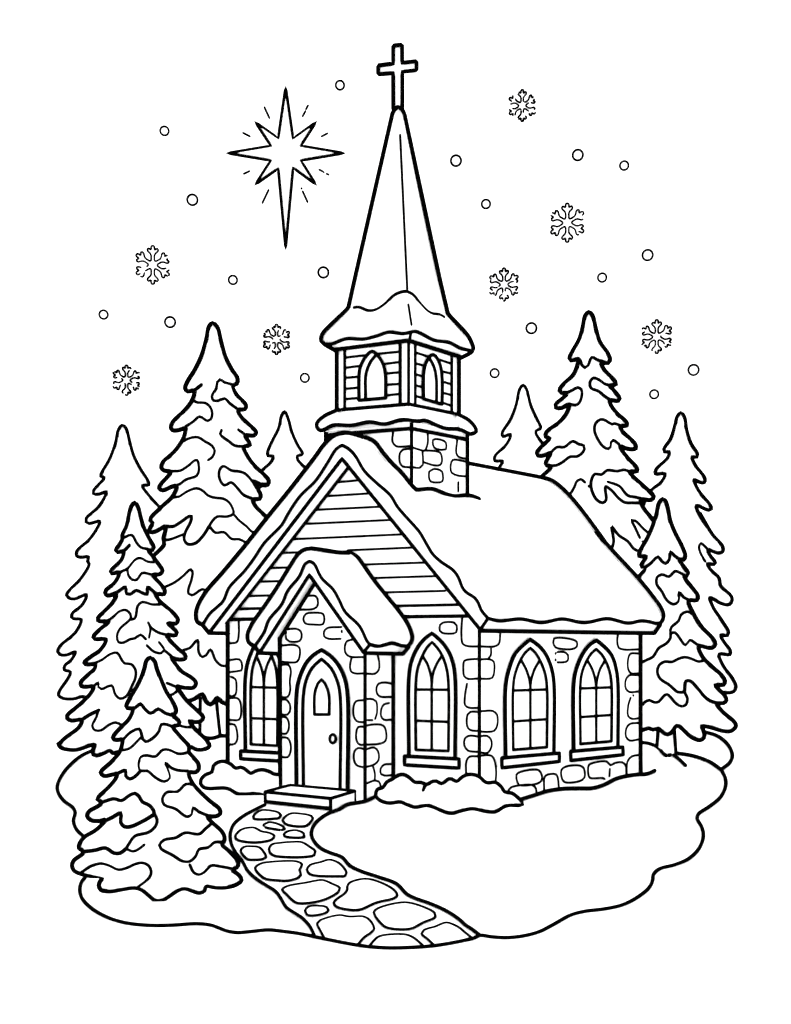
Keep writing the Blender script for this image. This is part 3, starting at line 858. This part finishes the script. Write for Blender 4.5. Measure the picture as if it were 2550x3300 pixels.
# big one behind it
tree("tallest left spruce, touching the church roof's left slope with its trunk showing by the wall", 690, 45.4,
     "A 1130,85 1105,108 1090,180 1060,290 1010,400 960,480 942,530 960,552 1005,545 990,610 930,690 870,745 845,790 855,815 900,815 945,800 938,850 920,890 870,960 790,1035 780,1070 800,1090 845,1097 820,1135 775,1185 765,1210 790,1225 840,1205 885,1192 860,1260 780,1340 710,1410 705,1430 722,1445 700,1490 705,1510 740,1505 812,1470 795,1550 800,1590 770,1630 720,1680 "
     "B 690,470 640,700 600,1000 600,1330 800,1385 950,1392 1010,1375 1060,1345 1085,1395 1115,1415 1145,1390 1160,1368 1190,1397 1220,1410 1300,1405 1480,1300 1560,900 1600,500 A 1570,1480 1500,1410 1420,1330 1402,1285 1450,1282 1457,1255 1420,1190 1408,1162 1470,1190 1505,1187 1512,1155 1460,1100 1400,1040 1355,970 1340,928 1385,918 1380,900 1350,850 "
     "1410,852 1427,830 1370,770 1320,720 1302,678 1350,672 1357,645 1290,570 1265,512 1295,500 1300,465 1260,400 1215,310 1185,200 1160,110", 25, 14,
     """19:A 1005,545 1030,525 1055,505
A 935,888 980,868 1030,863 1080,893 1125,920 1143,955 1130,995 1100,1018
A 860,1272 900,1268 960,1230 1020,1210 1060,1225 1100,1260 1150,1275 1200,1280 1240,1305 1268,1355 1270,1385 1230,1402 1160,1403 1130,1430 1105,1470
18:A 1105,1470 1060,1540 1010,1585 960,1590 937,1560 945,1510 980,1440 988,1400 970,1400 920,1435 860,1470 815,1468
A 795,1560 830,1560 940,1520
A 1270,1385 1310,1430 1360,1470 1395,1505 1425,1512
A 1110,1472 1150,1513 1205,1508 1260,1555 1310,1557 1365,1585
A 1303,810 1345,840
16:A 1190,815 1180,840 1210,870 1240,890 1280,920 1340,925
22:A 1400,1160 1450,1182 1500,1185;17:A 1435,1215 1470,1190
B 800,618 870,585 930,540 980,495 993,510 985,570 965,630 965,660 990,672 1020,655 1060,630 1100,648
B 930,1045 975,1030 1028,975 1035,1060 1060,1093 1085,1080 1115,1040 1150,1115 1190,1150 1220,1153""",
     """A 1000,615 1030,627 1080,630 1115,660 1127,700 1118,740 1095,752 1040,722 1000,755 945,790
A 845,1093 910,1090 960,1060 1022,1017 1037,1085 1020,1125 950,1150 910,1178 885,1190
16:A 1265,505 1210,490 1180,470 1160,490 1155,530 1125,585 1135,612 1165,615 1210,600 1250,635 1300,672
16:A 1400,1165 1350,1110 1310,1095 1260,1090 1200,1060 1175,1090 1178,1150 1210,1190 1255,1170 1300,1210 1340,1255 1400,1280""",
     trunk=("B 1047,1375 1045,1620", "B 1155,1385 1165,1500 1180,1630"))

tree("plain leftmost spruce with smooth unmarked branches at the far left edge", 400, 50.0,
     "A 515,780 490,810 470,900 430,1010 370,1115 368,1130 393,1137 320,1225 318,1248 360,1250 408,1232 400,1262 350,1340 270,1415 268,1440 290,1450 363,1435 340,1490 290,1560 205,1640 205,1670 230,1680 288,1677 "
     "B 278,440 290,460 240,550 150,645 135,670 150,690 190,697 273,667 240,740 180,790 168,820 185,832 235,837 200,920 90,1020 75,1055 90,1075 140,1077 197,1055 170,1110 125,1150 120,1180 163,1192 150,1230 90,1320 80,1350 110,1372 180,1377 260,1364 "
     "320,1480 500,1560 720,1500 800,1200 820,800 840,400 A 900,1470 775,1345 685,1245 652,1192 697,1187 690,1160 640,1080 590,980 560,870 540,800", 18, 14, "")
tree("small plain spruce peeking over the church roof's left slope", 915, 52.0,
     "A 1620,687 1600,712 1580,800 1540,880 1505,960 1505,990 1543,992 1520,1040 1465,1090 1420,1180 1420,1400 1500,1750 1800,1750 G 900,700 900,430 808,330 760,280 757,252 785,245 793,235 760,180 720,90 695,0", 18, 14, "")

# right side
tree("small plain spruce peeking over the church roof's ridge right of the steeple", 1690, 52.0,
     "Q 288,612 265,640 240,750 200,850 145,940 150,965 203,948 180,1010 95,1100 95,1130 150,1130 125,1175 90,1260 150,1450 500,1450 540,1200 480,1080 425,1015 375,945 375,925 405,912 410,900 400,880 340,750 310,640", 17, 14, "")
tree("tallest right spruce with rounded snow clumps, rising behind the church roof", 1900, 44.5,
     "Q 735,115 710,140 695,210 670,300 620,390 602,430 615,448 662,435 655,480 630,540 550,620 533,650 550,668 588,667 560,700 508,745 510,768 550,770 600,743 590,790 540,860 445,935 440,965 470,977 430,1015 380,1075 390,1095 430,1092 480,1072 462,1105 440,1145 450,1162 478,1164 460,1195 412,1245 "
     "420,1400 600,1688 E 500,600 700,900 950,900 1050,400 Q 1230,1620 1180,1540 1120,1470 1090,1420 1088,1392 1160,1395 1177,1372 1150,1340 1030,1230 1008,1202 1065,1200 1060,1175 1000,1110 960,1060 945,1030 1010,1050 1055,1045 1050,1015 960,925 945,893 995,890 990,865 930,810 890,760 875,717 935,722 945,705 900,645 872,617 "
     "920,612 915,590 840,510 818,458 865,465 880,445 865,400 810,320 780,220 760,140", 25, 14,
     """17:Q 662,430 680,450 690,480 710,497 730,480 755,425 800,445 830,450
16:Q 862,1273 940,1300 1000,1365 1050,1375 1090,1385
Q 605,1360 635,1310 655,1265 680,1253 708,1275;Q 735,1300 750,1310
15:E 683,240 693,200 678,95 690,110 730,160 790,200 830,250 865,268
15:E 870,175 840,110 815,55 840,60 890,110 935,150;15:E 890,202 905,214""",
     """17:Q 588,665 620,650 660,630 685,645 688,680 670,735 645,750 600,740
17:Q 880,615 840,605 800,575 765,565 742,595 750,635 800,655 850,695 880,712
16:Q 950,890 910,875 890,880 850,855 815,847 780,875 773,920 790,970 830,1030 865,1048 880,1035 885,1000 900,988 940,1015
16:Q 480,1070 520,1035 570,1035 625,995 665,1015 700,1025 705,1050 680,1085 650,1100 610,1100 560,1135 520,1158 480,1162
16:Q 1000,1198 970,1190 930,1200 860,1193 820,1223 775,1218 750,1270 755,1330 790,1395 830,1415 852,1395 848,1303 890,1330 940,1385 980,1412 1030,1415 1085,1415""")
tree("plain rightmost spruce with smooth unmarked branches at the far right edge", 2210, 48.5,
     "Q 1360,800 1335,830 1320,890 1290,980 1245,1050 1250,1070 1283,1067 1270,1110 1190,1190 1187,1218 1253,1217 1230,1270 1155,1335 1100,1450 E 900,300 880,900 1000,1300 1350,1320 1430,1230 1480,1230 1510,1220 1525,1190 1500,1130 1440,1050 1410,968 1485,970 1485,940 1440,880 1420,835 1465,842 1475,820 1430,740 1370,650 1347,582 1420,620 1480,630 1498,600 1490,570 1420,500 1410,450 1350,390 1330,352 1375,357 1385,345 1345,290 1332,255 1405,280 1435,270 1435,235 1370,160 1320,80 1275,0 "
     "Q 1550,1590 1485,1490 1465,1432 1550,1465 1570,1455 1560,1430 1480,1330 1450,1257 1490,1275 1520,1278 1525,1250 1460,1160 1437,1102 1470,1105 1475,1085 1430,1010 1400,920 1385,830", 20, 14,
     "13:E 1330,250 1285,212 1272,240 1290,295 1315,335")
tree("snowy spruce against the church's right end with its trunk showing behind the wall", 2140, 38.3,
     "E 1026,-90 1000,-60 985,10 960,90 920,180 870,270 865,300 915,302 900,330 880,360 885,375 910,378 900,400 860,450 800,700 760,1000 770,1480 890,1482 930,1470 960,1480 1000,1472 1030,1500 1060,1512 1090,1495 1122,1452 1160,1475 1220,1530 1280,1552 1306,1535 1308,1500 1292,1457 1350,1465 1440,1490 1490,1490 1525,1455 1510,1425 1430,1355 1393,1302 1440,1300 1460,1280 1445,1245 1382,1177 1440,1175 1450,1150 1430,1115 1360,1050 1300,990 1270,912 1360,925 1385,900 1370,865 1290,780 1235,690 1202,602 1260,600 1265,570 1230,520 1167,432 1190,435 1200,415 1180,385 1137,322 1170,325 1180,300 1160,240 1100,120 1075,50 1060,-30 1042,-80", 25, 15,
     """18:E 910,375 950,345 995,305 1020,335 1045,350 1070,325 1077,270 1110,300 1150,325
E 1080,820 1078,860 1050,895 1000,925 960,985 920,1005 888,1022
19:E 1175,1225 1185,1150 1215,1150 1260,1195 1310,1255 1350,1285 1400,1300
E 1175,1225 1195,1270 1185,1310 1155,1322 1120,1305 1055,1240 1030,1255 1000,1290 970,1295 935,1280 905,1293 888,1312""",
     """16:E 1165,425 1110,402 1090,420 1068,440 1020,425 988,445 985,490 1020,540 1055,600 1100,628 1130,610 1137,545 1170,580 1210,600
E 1230,695 1190,678 1150,700 1135,740 1085,785 1080,820 1110,820 1140,855 1180,905 1210,870 1260,900 1300,912
E 1300,990 1295,1015 1270,1018 1220,998 1175,987 1130,1000 1090,1020 1040,1018 1000,1045 990,1090 1010,1135 1070,1175 1130,1225 1175,1225""",
     trunk=("E 995,1480 988,1592", "E 1105,1485 1116,1655"))

# ================================================================== STAR AND FALLING SNOW
star = MB()
SP = facing(920, 70.0)
spx = tr("N 466,376 517,730 674,617 570,780 866,830 570,880 674,1045 517,930 466,1484 415,935 258,1045 365,880 66,830 365,780 258,617 415,728")
sp3 = [SP.at(q) for q in spx]
cc = SP.at(tr("N 466,830")[0])
n = len(sp3)
star.add(sp3 + [cc + SP.n * .5, cc - SP.n * .5], [(i, (i + 1) % n, n) for i in range(n)] + [((i + 1) % n, i, n + 1) for i in range(n)])
draw(star, dense(spx, True, 12), 15, SP, curve=False, closed=True, lift=.9)
star_o = empty("star", cc)
tag(star_o, "large eight-pointed star with long lower point shining left of the steeple", "star")
build(star, "star_body", SNOW, star_o)
for s in ("N 322,518 355,590", "N 618,505 605,530", "N 600,545 582,578", "N 177,692 222,715", "N 750,695 712,715", "N 220,952 182,970",
          "N 695,942 715,952", "N 722,957 725,959", "N 745,970 758,976", "N 350,1080 308,1168", "N 573,1068 575,1071", "N 582,1090 615,1162"):
    m_ = MB(); draw(m_, s, 9.5, SP, curve=False)
    build(m_, "ray", INK, star_o)

def snow_dot(x, y, r, Y, label):
    q = (x * 2550 / 1688, y * 2550 / 1688)
    c = CAM + ray(q) * Y
    R = r * 2550 / 1688 / FPX * Y
    m_ = MB()
    nn, mm = 20, 12
    fw_ = -(c - CAM).normalized(); sx = fw_.cross(Vector((0, 0, 1))).normalized(); up = sx.cross(fw_)
    vs, fs = [], []
    for i in range(mm + 1):
        th = math.pi * i / mm
        for k in range(nn):
            ph = 2 * math.pi * k / nn
            vs.append(c + (sx * math.sin(th) * math.cos(ph) + up * math.sin(th) * math.sin(ph) + fw_ * math.cos(th)) * R * .76)
    for i in range(mm):
        for k in range(nn):
            a, b = i * nn, (i + 1) * nn
            fs.append((a + k, a + (k + 1) % nn, b + (k + 1) % nn, b + k))
    m_.add(vs, fs)
    m_.tube([c + (sx * math.cos(2 * math.pi * k / 28) + up * math.sin(2 * math.pi * k / 28)) * R for k in range(28)], rad(8.5, Y), True)
    tag(build(m_, "snow_dot", SNOW, smooth_body=True), label, "snow", "round snow dots falling from the sky")
DOTS = [(725.5, 181.5, 9, "small snow dot between the star's top point and the cross"),
        (351, 279, 9, "small snow dot high up at the left, level with the star's upper arms"),
        (410.5, 426, 11, "larger snow dot left of the star's long lower point"),
        (497, 597, 9, "small snow dot below the star, between the tallest left spruce and the star's tip"),
        (690, 581, 11, "larger snow dot just left of the spire's lower half"),
        (221, 671, 9, "leftmost snow dot, above the plain leftmost spruce"),
        (363, 687, 11, "larger snow dot just left of the tallest left spruce's tip"),
        (650.5, 806, 9, "small snow dot just left of the belfry"),
        (973, 342.5, 11, "larger snow dot just right of the spire's upper half"),
        (1037, 435, 9, "small snow dot right of the spire, left of the biggest right snowflake"),
        (1233, 330.5, 11, "larger snow dot above the biggest right snowflake"),
        (1332, 353, 9, "small snow dot, highest near the right edge"),
        (1382, 544, 11, "larger snow dot at the right, below the biggest right snowflake's level"),
        (1285, 592, 9, "small snow dot above the tip of the tallest right spruce"),
        (1134, 700, 11, "larger snow dot left of the tip of the tallest right spruce"),
        (1055.5, 796, 9, "small snow dot right of the belfry, above the small plain spruce"),
        (1480, 789, 11, "rightmost snow dot, larger, at the right edge"),
        (1396, 841, 9, "lowest snow dot on the right, left of the rightmost spruce's tip")]
rnd = random.Random(4)
for x, y, r, lab in DOTS: snow_dot(x, y, r, 24 + rnd.random() * 1.5 - .7, lab)

HALF = [(.118, .204), (.088, .26), (.086, .48), (.13, .58), (.27, .71), (.295, .79), (.235, .87), (.10, .79), (.088, .80), (.088, .95), (.05, 1.0)]
def snowflake(x, y, r, Y, gaps, seed, label):
    q = (x * 2550 / 1688, y * 2550 / 1688)
    c = CAM + ray(q) * Y
    R = r * 2550 / 1688 / FPX * Y
    pl_ = Plane(c, CAM - c)
    sx = Vector((0, 0, 1)).cross(pl_.n).normalized(); up = pl_.n.cross(sx)
    pts = []
    for k in range(6):
        a = math.radians(90 - 60 * k)
        for u, v in [(-u, v) for u, v in HALF[1:]] + HALF[::-1]:
            pts.append((u * math.sin(a) + v * math.cos(a), v * math.sin(a) - u * math.cos(a)))
    P = [c + sx * (u * R) + up * (v * R) for u, v in pts]
    m_ = MB()
    m_.prism([p + pl_.n * .012 for p in P], -pl_.n * .024)
    rr = rad(7.3, Y)
    rn = random.Random(seed)
    loop = resample(P + P[:1], 420)
    if not gaps: m_.tube([p + pl_.n * .012 for p in loop[:-1]], rr, True, seg=6)
    else:
        i = 0
        while i < 414:
            L_ = rn.randint(10, 34); g = rn.randint(2, 9) if rn.random() < gaps else 0
            m_.tube([p + pl_.n * .012 for p in loop[i:min(i + L_, 420)]], rr, False, seg=6)
            i += L_ + g
    tag(build(m_, "snowflake", SNOW), label, "snowflake", "six-armed snowflakes in the sky")
snowflake(1114.5, 225, 31.5, 24.2, .8, 3, "highest snowflake, right of the cross")
snowflake(1210.5, 475, 39.5, 23.6, .25, 5, "biggest right snowflake, between the spire and the right edge")
snowflake(1075.5, 607, 34, 24.4, .6, 7, "snowflake just right of the spire's flared foot")
snowflake(1401.5, 718, 35, 24.0, .5, 9, "snowflake nearest the right edge, above the rightmost spruce")
snowflake(326, 565, 39.5, 23.8, .25, 11, "biggest left snowflake, above the leftmost spruces")
snowflake(590, 724, 31.5, 24.3, .8, 13, "snowflake between the tallest left spruce and the belfry")
snowflake(270, 811, 31.5, 24.1, .8, 15, "lowest snowflake on the left, just above the plain leftmost spruce")
